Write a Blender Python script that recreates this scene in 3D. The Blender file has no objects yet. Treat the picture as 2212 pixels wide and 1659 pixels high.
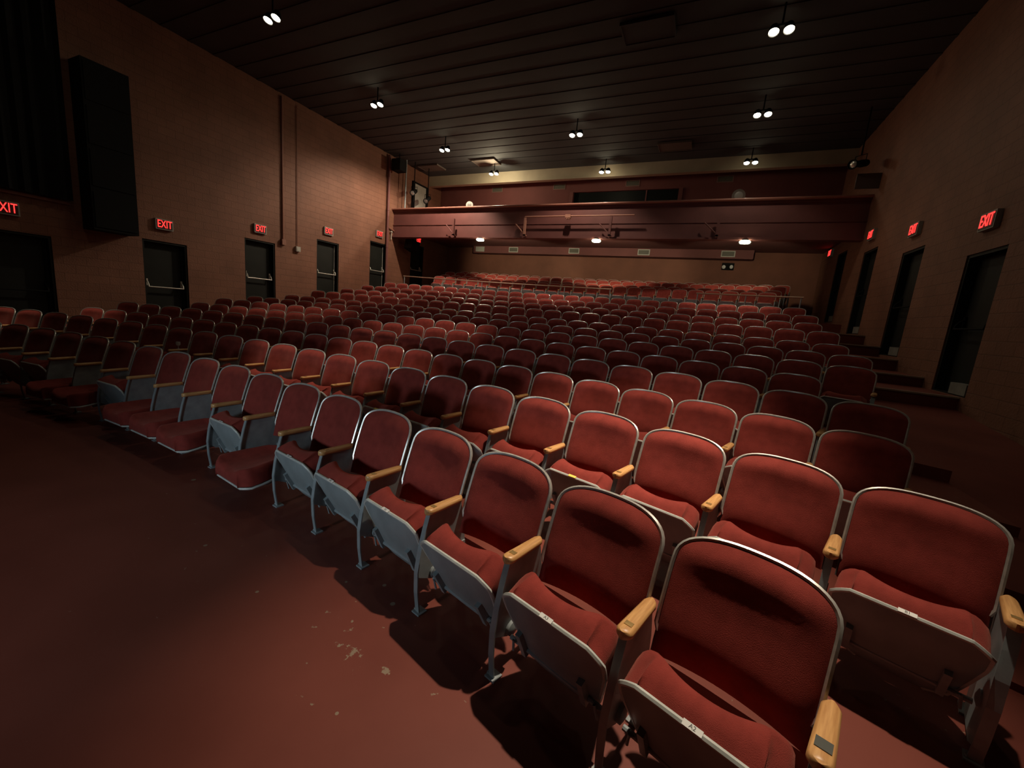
import bpy, math, random
import numpy as np
from mathutils import Matrix, Vector

random.seed(7)
SC = bpy.context.scene
COL = SC.collection
PI = math.pi

# ---------------------------------------------------------------- camera, world, exposure
YAW, PITCH, ROLL, FPX, CAMZ = 0.4207, -0.1732, -0.0889, 874.76, 1.5956
cam_data = bpy.data.cameras.new('camera')
cam_data.sensor_fit = 'HORIZONTAL'
cam_data.sensor_width = 36.0
cam_data.lens = 36.0 * FPX / 2212.0
cam_data.clip_start = 0.02
cam_data.clip_end = 200
cam = bpy.data.objects.new('camera', cam_data)
COL.objects.link(cam)
Rm = Matrix.Rotation(YAW, 3, 'Z') @ Matrix.Rotation(PITCH, 3, 'X') @ Matrix.Rotation(ROLL, 3, 'Y')
right, fwd, up = Rm @ Vector((1, 0, 0)), Rm @ Vector((0, 1, 0)), Rm @ Vector((0, 0, 1))
M = Matrix((right, up, -fwd)).transposed().to_4x4()
M.translation = (0, 0, CAMZ)
cam.matrix_world = M
SC.camera = cam

world = bpy.data.worlds.new('world')
SC.world = world
world.use_nodes = True
world.node_tree.nodes['Background'].inputs[0].default_value = (1.0, 0.72, 0.55, 1)
world.node_tree.nodes['Background'].inputs[1].default_value = 0.0005
SC.view_settings.view_transform = 'Standard'
SC.view_settings.look = 'None'
SC.view_settings.exposure = 0.0
SC.view_settings.gamma = 1.0
SC.view_settings.use_curve_mapping = False
SC.cycles.max_bounces = 6
SC.cycles.diffuse_bounces = 4

# ---------------------------------------------------------------- layout numbers (metres)
CX, CY = -5.384, -14.590          # centre of the seating arcs
XL, XR = -13.6, 3.85              # side walls
CEIL = 8.0
ARM_Z = 0.58
# row: arm-front radius, floor height, angle of the right-end seat, seat pitch, number of seats
ROWS = [
    ('A', 16.724, 0.000, 0.3545 - 0.5 * 0.54 / 16.724, 0.5400, 18),
    ('B', 17.793, 0.085, 0.3777 - 0.5 * 0.5389 / 17.793, 0.5389, 24),
    ('C', 18.937, 0.123, None, 0.5346, 0),
    ('D', 19.761, 0.247, None, 0.5405, 0),
    ('E', 20.903, 0.330, None, 0.5363, 0),
    ('F', 21.829, 0.455, None, 0.5421, 0),
    ('G', 22.883, 0.565, None, 0.5421, 0),
    ('H', 23.981, 0.696, None, 0.5398, 0),
    ('I', 24.962, 0.915, None, 0.5445, 0),
    ('J', 26.053, 1.093, None, 0.5383, 0),
    ('K', 27.061, 1.298, None, 0.5440, 0),
    ('L', 28.153, 1.527, None, 0.5378, 0),
]
LEFT = {'C': (-0.2900, 19.327, 24), 'D': (-0.2997, 20.151, 25), 'E': (-0.2700, 21.293, 24),
        'F': (-0.2809, 22.219, 26), 'G': (-0.2807, 23.273, 27), 'H': (-0.2657, 24.371, 27),
        'I': (-0.2571, 25.352, 27), 'J': (-0.2428, 26.443, 27), 'K': (-0.2352, 27.451, 27),
        'L': (-0.2231, 28.543, 27)}
CROSS_Z = 1.82
REAR = [(30.75, 2.12), (31.65, 2.27), (32.55, 2.50), (33.45, 2.64)]

# ---------------------------------------------------------------- materials
def new_mat(name):
    m = bpy.data.materials.new(name)
    m.use_nodes = True
    nt = m.node_tree
    return m, nt, nt.nodes['Principled BSDF']

def mat(name, col, rough=0.6, metal=0.0, spec=0.5, var=0.0, vscale=8.0, bump=0.0, bscale=60.0, emit=None, estr=0.0, sheen=0.0):
    m, nt, b = new_mat(name)
    b.inputs['Base Color'].default_value = (*col, 1)
    b.inputs['Roughness'].default_value = rough
    b.inputs['Metallic'].default_value = metal
    b.inputs['Specular IOR Level'].default_value = spec
    if sheen:
        b.inputs['Sheen Weight'].default_value = sheen
        b.inputs['Sheen Roughness'].default_value = 0.4
        b.inputs['Sheen Tint'].default_value = (1.0, 0.45, 0.35, 1)
    if emit:
        b.inputs['Emission Color'].default_value = (*emit, 1)
        b.inputs['Emission Strength'].default_value = estr
    if var or bump:
        tc = nt.nodes.new('ShaderNodeTexCoord')
    if var:
        n = nt.nodes.new('ShaderNodeTexNoise')
        n.inputs['Scale'].default_value = vscale
        n.inputs['Detail'].default_value = 5
        nt.links.new(tc.outputs['Object'], n.inputs['Vector'])
        mr = nt.nodes.new('ShaderNodeMapRange')
        mr.inputs[1].default_value = 0.3; mr.inputs[2].default_value = 0.7
        mr.inputs[3].default_value = 1 - var; mr.inputs[4].default_value = 1 + var
        nt.links.new(n.outputs['Fac'], mr.inputs[0])
        mx = nt.nodes.new('ShaderNodeVectorMath'); mx.operation = 'SCALE'
        mx.inputs[0].default_value = col
        nt.links.new(mr.outputs[0], mx.inputs['Scale'])
        nt.links.new(mx.outputs[0], b.inputs['Base Color'])
    if bump:
        n2 = nt.nodes.new('ShaderNodeTexNoise')
        n2.inputs['Scale'].default_value = bscale
        n2.inputs['Detail'].default_value = 3
        nt.links.new(tc.outputs['Object'], n2.inputs['Vector'])
        bp = nt.nodes.new('ShaderNodeBump')
        bp.inputs['Strength'].default_value = bump
        bp.inputs['Distance'].default_value = 0.01
        nt.links.new(n2.outputs['Fac'], bp.inputs['Height'])
        nt.links.new(bp.outputs[0], b.inputs['Normal'])
    return m

FABRIC = mat('red_fabric', (0.265, 0.043, 0.034), 0.95, spec=0.15, var=0.16, vscale=14, bump=0.35, bscale=420, sheen=0.22)
PAN = mat('grey_blue_enamel', (0.27, 0.315, 0.325), 0.42, spec=0.5, var=0.12, vscale=9)
RIM = mat('worn_grey_rim', (0.56, 0.55, 0.51), 0.30, metal=0.35, var=0.15, vscale=30)
STEEL = mat('grey_cast_iron', (0.29, 0.335, 0.35), 0.45, spec=0.5, var=0.15, vscale=12)
WOOD, nt, b = new_mat('honey_oak')
tc = nt.nodes.new('ShaderNodeTexCoord'); mp = nt.nodes.new('ShaderNodeMapping')
mp.inputs['Scale'].default_value = (60, 5, 60)
nz = nt.nodes.new('ShaderNodeTexNoise'); nz.inputs['Scale'].default_value = 1.5; nz.inputs['Detail'].default_value = 6
rp = nt.nodes.new('ShaderNodeValToRGB')
rp.color_ramp.elements[0].position = 0.3; rp.color_ramp.elements[0].color = (0.50, 0.24, 0.085, 1)
rp.color_ramp.elements[1].position = 0.7; rp.color_ramp.elements[1].color = (0.78, 0.45, 0.18, 1)
nt.links.new(tc.outputs['Object'], mp.inputs[0]); nt.links.new(mp.outputs[0], nz.inputs['Vector'])
nt.links.new(nz.outputs['Fac'], rp.inputs[0]); nt.links.new(rp.outputs[0], b.inputs['Base Color'])
b.inputs['Roughness'].default_value = 0.38
PLATE = mat('tarnished_brass', (0.50, 0.33, 0.13), 0.35, metal=0.6, var=0.2, vscale=40)
PLATE_DARK = mat('dark_grey_plate', (0.07, 0.075, 0.065), 0.5)
WHITE_LABEL = mat('white_sticker', (0.75, 0.76, 0.74), 0.5)
YELLOW_LABEL = mat('yellow_sticker', (0.85, 0.70, 0.12), 0.5)
INK = mat('black_ink', (0.02, 0.02, 0.02), 0.6)

CHIPS = [(-1.55, 1.31, 0.07), (-1.50, 1.25, 0.06), (-1.30, 1.26, 0.13), (-1.20, 1.20, 0.13), (-1.40, 1.31, 0.07), (-1.20, 0.93, 0.07), (-1.03, 1.21, 0.06), (-0.91, 0.86, 0.06), (-1.1, 1.12, 0.08)]
GUM = [(-1.42, 1.64, 0.012), (-1.28, 1.55, 0.015), (-3.63, 1.82, 0.018), (-1.62, 1.55, 0.008), (-1.06, 0.98, 0.008), (-1.95, 1.25, 0.010), (-2.6, 1.35, 0.012)]
def floor_material():
    m, nt, b = new_mat('red_painted_concrete')
    tc = nt.nodes.new('ShaderNodeTexCoord')
    n = nt.nodes.new('ShaderNodeTexNoise'); n.inputs['Scale'].default_value = 1.7; n.inputs['Detail'].default_value = 6
    nt.links.new(tc.outputs['Object'], n.inputs['Vector'])
    r = nt.nodes.new('ShaderNodeValToRGB')
    r.color_ramp.elements[0].position = 0.3; r.color_ramp.elements[0].color = (0.155, 0.034, 0.022, 1)
    r.color_ramp.elements[1].position = 0.72; r.color_ramp.elements[1].color = (0.205, 0.050, 0.034, 1)
    nt.links.new(n.outputs['Fac'], r.inputs[0])
    # chipped paint: fine speckle that gathers in a few worn places
    n1 = nt.nodes.new('ShaderNodeTexNoise'); n1.inputs['Scale'].default_value = 16; n1.inputs['Detail'].default_value = 9; n1.inputs['Roughness'].default_value = 0.62
    nt.links.new(tc.outputs['Object'], n1.inputs['Vector'])
    total = None
    for (x, y, rad) in CHIPS:
        d = nt.nodes.new('ShaderNodeVectorMath'); d.operation = 'DISTANCE'
        d.inputs[1].default_value = (x, y, 0)
        nt.links.new(tc.outputs['Object'], d.inputs[0])
        mr = nt.nodes.new('ShaderNodeMapRange'); mr.inputs[1].default_value = rad; mr.inputs[2].default_value = 0
        mr.inputs[3].default_value = 0; mr.inputs[4].default_value = 0.16
        nt.links.new(d.outputs['Value'], mr.inputs[0])
        if total is None: total = mr.outputs[0]
        else:
            a = nt.nodes.new('ShaderNodeMath'); a.operation = 'MAXIMUM'
            nt.links.new(total, a.inputs[0]); nt.links.new(mr.outputs[0], a.inputs[1]); total = a.outputs[0]
    s = nt.nodes.new('ShaderNodeMath'); s.operation = 'ADD'
    nt.links.new(n1.outputs['Fac'], s.inputs[0]); nt.links.new(total, s.inputs[1])
    st = nt.nodes.new('ShaderNodeMapRange'); st.inputs[1].default_value = 0.69; st.inputs[2].default_value = 0.705
    nt.links.new(s.outputs[0], st.inputs[0])
    fac = st.outputs[0]
    for (x, y, rad) in GUM:
        d = nt.nodes.new('ShaderNodeVectorMath'); d.operation = 'DISTANCE'; d.inputs[1].default_value = (x, y, 0)
        nt.links.new(tc.outputs['Object'], d.inputs[0])
        mr = nt.nodes.new('ShaderNodeMapRange'); mr.inputs[1].default_value = rad; mr.inputs[2].default_value = rad * 0.8
        nt.links.new(d.outputs['Value'], mr.inputs[0])
        a = nt.nodes.new('ShaderNodeMath'); a.operation = 'MAXIMUM'
        nt.links.new(fac, a.inputs[0]); nt.links.new(mr.outputs[0], a.inputs[1]); fac = a.outputs[0]
    mx = nt.nodes.new('ShaderNodeMix'); mx.data_type = 'RGBA'
    mx.inputs[7].default_value = (0.27, 0.20, 0.14, 1)
    nt.links.new(fac, mx.inputs[0]); nt.links.new(r.outputs[0], mx.inputs[6])
    nt.links.new(mx.outputs[2], b.inputs['Base Color'])
    b.inputs['Roughness'].default_value = 0.55
    b.inputs['Specular IOR Level'].default_value = 0.35
    return m
FLOOR = floor_material()

def block_material(name, col, mortar_dark=0.75):
    m, nt, b = new_mat(name)
    tc = nt.nodes.new('ShaderNodeTexCoord')
    sx = nt.nodes.new('ShaderNodeSeparateXYZ'); cx = nt.nodes.new('ShaderNodeCombineXYZ')
    nt.links.new(tc.outputs['Object'], sx.inputs[0])
    nt.links.new(sx.outputs['Y'], cx.inputs['X']); nt.links.new(sx.outputs['Z'], cx.inputs['Y'])
    br = nt.nodes.new('ShaderNodeTexBrick')
    br.inputs['Scale'].default_value = 1.0
    br.inputs['Brick Width'].default_value = 0.40; br.inputs['Row Height'].default_value = 0.20
    br.inputs['Mortar Size'].default_value = 0.008; br.inputs['Mortar Smooth'].default_value = 0.3
    br.inputs['Color1'].default_value = (*col, 1)
    br.inputs['Color2'].default_value = (*[c * 0.93 for c in col], 1)
    br.inputs['Mortar'].default_value = (*[c * mortar_dark for c in col], 1)
    nt.links.new(cx.outputs[0], br.inputs['Vector'])
    n = nt.nodes.new('ShaderNodeTexNoise'); n.inputs['Scale'].default_value = 1.2; n.inputs['Detail'].default_value = 6
    nt.links.new(tc.outputs['Object'], n.inputs['Vector'])
    mr = nt.nodes.new('ShaderNodeMapRange'); mr.inputs[1].default_value = 0.3; mr.inputs[2].default_value = 0.7
    mr.inputs[3].default_value = 0.88; mr.inputs[4].default_value = 1.14
    nt.links.new(n.outputs['Fac'], mr.inputs[0])
    sc = nt.nodes.new('ShaderNodeVectorMath'); sc.operation = 'SCALE'
    nt.links.new(br.outputs['Color'], sc.inputs[0]); nt.links.new(mr.outputs[0], sc.inputs['Scale'])
    nt.links.new(sc.outputs[0], b.inputs['Base Color'])
    n2 = nt.nodes.new('ShaderNodeTexNoise'); n2.inputs['Scale'].default_value = 30; n2.inputs['Detail'].default_value = 5
    nt.links.new(tc.outputs['Object'], n2.inputs['Vector'])
    ad = nt.nodes.new('ShaderNodeMath'); ad.operation = 'MULTIPLY_ADD'; ad.inputs[1].default_value = -1.5
    nt.links.new(br.outputs['Fac'], ad.inputs[0]); nt.links.new(n2.outputs['Fac'], ad.inputs[2])
    bp = nt.nodes.new('ShaderNodeBump'); bp.inputs['Strength'].default_value = 0.5; bp.inputs['Distance'].default_value = 0.015
    nt.links.new(ad.outputs[0], bp.inputs['Height']); nt.links.new(bp.outputs[0], b.inputs['Normal'])
    b.inputs['Roughness'].default_value = 0.62
    b.inputs['Specular IOR Level'].default_value = 0.3
    return m
BLOCK = block_material('brown_painted_block', (0.218, 0.097, 0.060))
BACKWALL = mat('brown_painted_plaster', (0.20, 0.075, 0.045), 0.8, var=0.12, vscale=1.5, bump=0.1, bscale=20)
MAROON = mat('maroon_painted_steel', (0.17, 0.058, 0.052), 0.6, var=0.10, vscale=2.0)
MAROON_WALL = mat('maroon_painted_wall', (0.17, 0.055, 0.050), 0.8, var=0.10, vscale=1.5)
CREAM = mat('cream_painted_beam', (0.42, 0.36, 0.26), 0.6, var=0.08, vscale=2.0)
CEILM = mat('black_painted_decking', (0.046, 0.049, 0.053), 0.85, var=0.15, vscale=0.8)
PANELM = mat('brown_grey_ceiling_panel', (0.12, 0.095, 0.08), 0.8)
BLACK = mat('matt_black', (0.010, 0.010, 0.010), 0.8, spec=0.12)
DOORM = mat('black_painted_door', (0.013, 0.014, 0.012), 0.6, spec=0.2, var=0.2, vscale=2.0)
ALU = mat('brushed_aluminium', (0.62, 0.60, 0.53), 0.35, metal=0.35)
PALE = mat('pale_grey_paint', (0.42, 0.41, 0.36), 0.6, var=0.1, vscale=5)
PIPE = mat('brown_painted_pipe', (0.25, 0.105, 0.07), 0.5)
NOSE = mat('worn_pale_nosing', (0.40, 0.33, 0.25), 0.45, var=0.15, vscale=8)
RAILM = mat('worn_brass_rail', (0.38, 0.27, 0.20), 0.3, metal=0.4)
EXIT_RED = mat('lit_red_lettering', (0.6, 0.02, 0.02), 0.5, emit=(1.0, 0.035, 0.03), estr=2.2)
EXIT_BOX = mat('exit_sign_face', (0.05, 0.02, 0.018), 0.5)
EXIT_SIDE = mat('exit_sign_housing', (0.36, 0.36, 0.32), 0.5)
LENS = mat('lit_lamp_lens', (1, 1, 1), 0.4, emit=(1.0, 0.90, 0.66), estr=60.0)
LENS_LOW = mat('lit_globe', (1, 1, 1), 0.4, emit=(1.0, 0.95, 0.60), estr=9.0)
CHROME = mat('grey_reflector', (0.62, 0.62, 0.58), 0.25, metal=0.7)
CLEARPL = mat('clear_plastic', (0.8, 0.8, 0.8), 0.1)
CLEARPL.node_tree.nodes['Principled BSDF'].inputs['Transmission Weight'].default_value = 0.25
GLASS = mat('dark_booth_glass', (0.008, 0.011, 0.011), 0.5, spec=0.15)

# ---------------------------------------------------------------- mesh helpers
class MB:
    def __init__(s): s.v = []; s.f = []; s.m = []
    def add(s, vs, fs, mi=0):
        o = len(s.v)
        s.v += [tuple(map(float, p)) for p in vs]
        s.f += [tuple(i + o for i in f) for f in fs]
        s.m += [mi] * len(fs)
        return s
    def box(s, lo, hi, mi=0, rot=None, piv=(0, 0, 0)):
        x0, y0, z0 = lo; x1, y1, z1 = hi
        vs = [(x0, y0, z0), (x1, y0, z0), (x1, y1, z0), (x0, y1, z0), (x0, y0, z1), (x1, y0, z1), (x1, y1, z1), (x0, y1, z1)]
        if rot is not None:
            p = Vector(piv); vs = [tuple(rot @ (Vector(v) - p) + p) for v in vs]
        return s.add(vs, [(0, 3, 2, 1), (4, 5, 6, 7), (0, 1, 5, 4), (1, 2, 6, 5), (2, 3, 7, 6), (3, 0, 4, 7)], mi)
    def tube(s, pts, r, n=8, mi=0, closed=False):
        pts = [Vector(p) for p in pts]; N = len(pts); rs = r if isinstance(r, (list, tuple)) else [r] * N
        vs = []; prev = None
        for i, p in enumerate(pts):
            a = pts[(i - 1) % N] if (closed or i > 0) else p
            c = pts[(i + 1) % N] if (closed or i < N - 1) else p
            t = (c - a).normalized()
            if prev is None:
                h = Vector((0, 0, 1)) if abs(t.z) < 0.9 else Vector((1, 0, 0))
                u = t.cross(h).normalized()
            else:
                u = (prev - t * prev.dot(t)).normalized()
            prev = u; w = t.cross(u)
            for k in range(n):
                an = 2 * PI * k / n
                vs.append(p + (u * math.cos(an) + w * math.sin(an)) * rs[i])
        fs = []
        for i in range(N if closed else N - 1):
            j = (i + 1) % N
            for k in range(n):
                k2 = (k + 1) % n
                fs.append((i * n + k, i * n + k2, j * n + k2, j * n + k))
        if not closed:
            fs.append(tuple(range(n - 1, -1, -1))); fs.append(tuple((N - 1) * n + k for k in range(n)))
        return s.add(vs, fs, mi)
    def lathe(s, prof, origin, axis, n=20, mi=0):
        # prof: (radius, distance along axis)
        ax = Vector(axis).normalized(); o = Vector(origin)
        h = Vector((0, 0, 1)) if abs(ax.z) < 0.9 else Vector((1, 0, 0))
        u = ax.cross(h).normalized(); w = ax.cross(u)
        vs = []
        for (r, d) in prof:
            for k in range(n):
                an = 2 * PI * k / n
                vs.append(o + ax * d + (u * math.cos(an) + w * math.sin(an)) * max(r, 1e-4))
        fs = []
        for i in range(len(prof) - 1):
            for k in range(n):
                k2 = (k + 1) % n
                fs.append((i * n + k, i * n + k2, (i + 1) * n + k2, (i + 1) * n + k))
        fs.append(tuple(range(n - 1, -1, -1))); fs.append(tuple((len(prof) - 1) * n + k for k in range(n)))
        return s.add(vs, fs, mi)
    def grid(s, P, mi=0, flip=False):
        nr, nc = len(P), len(P[0])
        vs = [p for row in P for p in row]
        fs = []
        for i in range(nr - 1):
            for j in range(nc - 1):
                q = (i * nc + j, i * nc + j + 1, (i + 1) * nc + j + 1, (i + 1) * nc + j)
                fs.append(q[::-1] if flip else q)
        return s.add(vs, fs, mi)
    def prism_x(s, poly, x0, x1, mi=0):     # polygon in (y, z), extruded along x
        n = len(poly)
        vs = [(x0, y, z) for y, z in poly] + [(x1, y, z) for y, z in poly]
        fs = [tuple(range(n)), tuple(range(2 * n - 1, n - 1, -1))]
        for i in range(n):
            j = (i + 1) % n
            fs.append((i, i + n, j + n, j))
        return s.add(vs, fs, mi)
    def mesh(s, name, mats, angle=40):
        me = bpy.data.meshes.new(name)
        me.from_pydata(s.v, [], s.f)
        for m in (mats if isinstance(mats, (list, tuple)) else [mats]): me.materials.append(m)
        me.polygons.foreach_set('material_index', s.m)
        me.polygons.foreach_set('use_smooth', [True] * len(s.f))
        me.update()
        import bmesh
        bm = bmesh.new(); bm.from_mesh(me)
        bmesh.ops.recalc_face_normals(bm, faces=bm.faces); bm.to_mesh(me); bm.free()
        me.set_sharp_from_angle(angle=math.radians(angle))
        return me

def link(name, me, parent=None, loc=(0, 0, 0), rot=(0, 0, 0)):
    o = bpy.data.objects.new(name, me); COL.objects.link(o)
    o.location = loc; o.rotation_euler = rot
    if parent is not None: o.parent = parent
    return o
def build(name, mb, mats, parent=None, loc=(0, 0, 0), rot=(0, 0, 0), angle=40):
    return link(name, mb.mesh(name, mats, angle), parent, loc, rot)
def tag(o, label, cat, group=None):
    o['label'] = label; o['category'] = cat
    if group: o['group'] = group
    return o
def empty(name, loc, rz=0.0):
    o = bpy.data.objects.new(name, None); COL.objects.link(o)
    o.empty_display_size = 0.1; o.location = loc; o.rotation_euler = (0, 0, rz)
    return o
def struct(o):
    o['kind'] = 'structure'; return o
_text = {}
def text_mesh(txt, size, depth=0.0):
    """lettering as a mesh: list of verts and faces, centred, in the local xy plane"""
    key = (txt, size, depth)
    if key in _text: return _text[key]
    cu = bpy.data.curves.new('lettering', 'FONT'); cu.body = txt; cu.size = size
    cu.align_x = 'CENTER'; cu.align_y = 'CENTER'; cu.extrude = depth; cu.resolution_u = 3
    ob = bpy.data.objects.new('lettering', cu); COL.objects.link(ob)
    me = bpy.data.meshes.new_from_object(ob.evaluated_get(bpy.context.evaluated_depsgraph_get()))
    vs = [tuple(v.co) for v in me.vertices]; fs = [tuple(p.vertices) for p in me.polygons]
    bpy.data.objects.remove(ob); bpy.data.curves.remove(cu); bpy.data.meshes.remove(me)
    _text[key] = (vs, fs); return vs, fs

# ---------------------------------------------------------------- rows
rows = []
for (n, R, z, th, s, cnt) in ROWS:
    if th is None:
        t0, Rt, cnt = LEFT[n]
        th = t0 + (cnt - 1) * s / Rt
        dth = s / Rt
    else:
        dth = s / R
    rows.append(dict(n=n, R=R, z=z, th=th, dth=dth, cnt=cnt))
EDGE = [r['R'] - 0.50 for r in rows]
EDGE_CROSS = rows[-1]['R'] + 0.62
EDGE_REAR = 30.33

# ---------------------------------------------------------------- floor: tiers, aisles
AL, AR = -12.22, 2.42      # seat block between the aisles
def arc_y(R, x): return CY + math.sqrt(R * R - (x - CX) ** 2)
STEPS = [(8.72, 0.90), (9.95, 1.09), (11.20, 1.33), (12.28, 1.57), (13.42, CROSS_Z)]
def build_floor():
    mb = MB()
    xs = list(np.linspace(AL, AR, 41))
    levels = [(-6.0, 0.0)]
    edges = [(r, rows[i]['z']) for i, r in enumerate(EDGE) if i > 0] + [(EDGE_CROSS, CROSS_Z), (EDGE_REAR, REAR[0][1])]
    edges += [(REAR[i][0] - 0.42, REAR[i][1]) for i in range(1, 4)]
    # seat block
    prev = [(x, -6.0) for x in xs]; z = 0.0
    for (R, z1) in edges + [(None, None)]:
        cur = [(x, arc_y(R, x) if R else 20.0) for x in xs]
        mb.grid([[(x, y, z) for x, y in prev], [(x, y, z) for x, y in cur]])
        if R:
            mb.grid([[(x, y, z) for x, y in cur], [(x, y, z1) for x, y in cur]])
            z = z1
        prev = cur
    # aisles: ramp then steps
    for (x0, x1) in ((XL, AL), (AR, XR)):
        ramp = [(-6.0, 0.0), (1.9, 0.0), (4.0, 0.16), (8.72, 0.70)]
        for (ya, za), (yb, zb) in zip(ramp[:-1], ramp[1:]):
            mb.grid([[(x0, ya, za), (x1, ya, za)], [(x0, yb, zb), (x1, yb, zb)]])
        z = 0.70
        ys = [s[0] for s in STEPS] + [15.6, 20.0]; zs = [s[1] for s in STEPS] + [REAR[0][1]]
        for i in range(len(zs)):
            mb.grid([[(x0, ys[i], z), (x1, ys[i], z)], [(x0, ys[i], zs[i]), (x1, ys[i], zs[i])]])
            z = zs[i]
            mb.grid([[(x0, ys[i], z), (x1, ys[i], z)], [(x0, ys[i + 1], z), (x1, ys[i + 1], z)]])
    # side faces between block and aisles
    for x in (AL, AR):
        blk = [(-6.0, 0.0)]
        for (R, z1) in edges: blk.append((arc_y(R, x), z1))
        def zblk(y):
            zz = 0.0
            for (ye, ze) in blk:
                if y >= ye: zz = ze
            return zz
        def zais(y):
            rp = [(-6.0, 0.0), (1.9, 0.0), (4.0, 0.16), (8.72, 0.70)]
            if y < 8.72: return float(np.interp(y, [p[0] for p in rp], [p[1] for p in rp]))
            zz = 0.7
            for (ye, ze) in STEPS + [(15.6, REAR[0][1])]:
                if y >= ye: zz = ze
            return zz
        cuts = sorted(set([b_[0] for b_ in blk] + [1.9, 4.0, 8.72] + [s[0] for s in STEPS] + [15.6, 20.0]))
        for ya, yb in zip(cuts[:-1], cuts[1:]):
            e = 1e-4
            a0, a1 = zblk(ya + e), zblk(yb - e); c0, c1 = zais(ya + e), zais(yb - e)
            mb.add([(x, ya, a0), (x, yb, a1), (x, yb, c1), (x, ya, c0)], [(0, 1, 2, 3)])
    me = mb.mesh('floor', FLOOR, 20)
    o = struct(link('floor', me)); return o
build_floor()
# pale nosings on the aisle steps
k = 0
for side, (x0, x1) in (('right', (AR + 0.02, XR)), ('left', (XL, AL - 0.02))):
    for (y, z) in STEPS:
        k += 1
        mb = MB().box((x0, y - 0.018, z - 0.022), (x1, y + 0.05, z + 0.004))
        struct(build('trim_%d' % k, mb, NOSE))

# ---------------------------------------------------------------- walls with door openings
DOOR_Y = [3.22, 5.92, 8.58, 11.28, 14.00, 16.73]
DOOR_TOP = [2.38, 2.67, 3.21, 3.69, 4.15, 4.53]
DW, DH, DEEP = 1.03, 2.30, 0.16
def wall_side(name, X, sgn, holes):
    """wall plane at x = X facing the hall; sgn = +1 when the solid lies towards +x"""
    mb = MB()
    ys = sorted(set([-6.0, 20.0] + [h[0] for h in holes] + [h[1] for h in holes]))
    for ya, yb in zip(ys[:-1], ys[1:]):
        hs = [h for h in holes if h[0] < yb - 1e-6 and h[1] > ya + 1e-6]
        zs = [(-0.2, CEIL)] if not hs else [(-0.2, hs[0][2]), (hs[0][3], CEIL)]
        for za, zb in zs:
            if zb - za > 1e-4: mb.box((min(X, X + sgn * 0.3), ya, za), (max(X, X + sgn * 0.3), yb, zb))
    return struct(build(name, mb, BLOCK))
holes = [(y, y + DW, t - DH, t) for y, t in zip(DOOR_Y, DOOR_TOP)]
wall_side('wall_left', XL, -1, holes)
wall_side('wall_right', XR, +1, holes)

GREYBLOCK = mat('worn_grey_block', (0.20, 0.19, 0.165), 0.7, var=0.15, vscale=6)
def door(n, X, sgn, y0, top, pale):
    e = struct(empty('door_%d' % n, (X, y0, top - DH)))
    s = sgn
    mb = MB(); d0 = s * DEEP
    mb.box((min(d0, d0 + s * 0.045), 0.045, 0.02), (max(d0, d0 + s * 0.045), DW - 0.045, DH - 0.05))
    build('door_leaf', mb, DOORM, e)
    mb = MB()
    for a, b_ in ((0.0, 0.045), (DW - 0.045, DW)):
        mb.box((min(s * 0.02, s * 0.22), a, 0), (max(s * 0.02, s * 0.22), b_, DH))
    mb.box((min(s * 0.02, s * 0.22), 0.045, DH - 0.05), (max(s * 0.02, s * 0.22), DW - 0.045, DH))
    mb.box((min(s * 0.02, s * 0.22), 0.045, 0), (max(s * 0.02, s * 0.22), DW - 0.045, 0.02))
    build('door_frame', mb, DOORM, e)
    mb = MB()
    f = d0 - s * 0.005
    for y in (0.10, DW - 0.12):
        mb.box((min(f, f - s * 0.03), y - 0.022, 1.10), (max(f, f - s * 0.03), y + 0.022, 1.28))
        mb.tube([(f - s * 0.02, y, 1.23), (f - s * 0.07, y, 1.19), (f - s * 0.11, y, 1.13), (f - s * 0.12, y, 1.07)], 0.016)
    mb.tube([(f - s * 0.12, 0.09, 1.07), (f - s * 0.12, DW - 0.11, 1.07)], 0.016, 10)
    p = build('panic_bar', mb, BLACK if pale or n == 1 else ALU, e)  # bars of the unlit doors blackened, shade put into their colour
    if not pale:
        mb = MB().tube([(f - s * 0.012, DW - 0.10, 0.05), (f - s * 0.012, DW - 0.10, DH - 0.10)], 0.012)
        build('latch_rod', mb, ALU if n in (4, 5) else BLACK, e)
    if pale:
        mb = MB().box((min(s * 0.01, s * 0.15), 0.06, 0.02), (max(s * 0.01, s * 0.15), 0.52, 0.20))
        build('threshold_block', mb, GREYBLOCK, e)
    return e
EXITV, EXITF = text_mesh('EXIT', 0.275, 0.004)
def exit_sign(X, sgn, y, z, label):
    # sign lies flat on the side wall, lettering readable from the hall
    e = empty('exit_sign', (X, y, z))
    tag(e, label, 'exit sign', 'red exit signs over the side doors')
    s = -sgn                      # direction out of the wall
    mb = MB().box((min(0.0, s * 0.07), -0.20, -0.135), (max(0.0, s * 0.07), 0.20, 0.135), 0)
    mb.box((min(s * 0.07, s * 0.075), -0.175, -0.115), (max(s * 0.07, s * 0.075), 0.175, 0.115), 1)
    build('housing', mb, [EXIT_SIDE, EXIT_BOX], e)
    mb = MB()
    # viewer facing the left wall sees +y to the right; facing the right wall sees -y to the right
    d = 1 if sgn < 0 else -1
    mb.add([(s * 0.079 + s * v[2], d * v[0] * 0.60, v[1] * 1.0) for v in EXITV], EXITF)
    build('lettering', mb, EXIT_RED, e)
    return e
left_names = ['in the dark stage-side corner at the left edge', 'over the first full black door of the left wall',
              'over the left-wall door beside the conduits', 'over the third full left-wall door, near the pale box',
              'over the left-wall door beside the balcony front', 'under the balcony at the left wall']
SIGN_Z = [2.83, 3.11, 3.57, 4.06, 4.51, 4.79]
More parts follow.
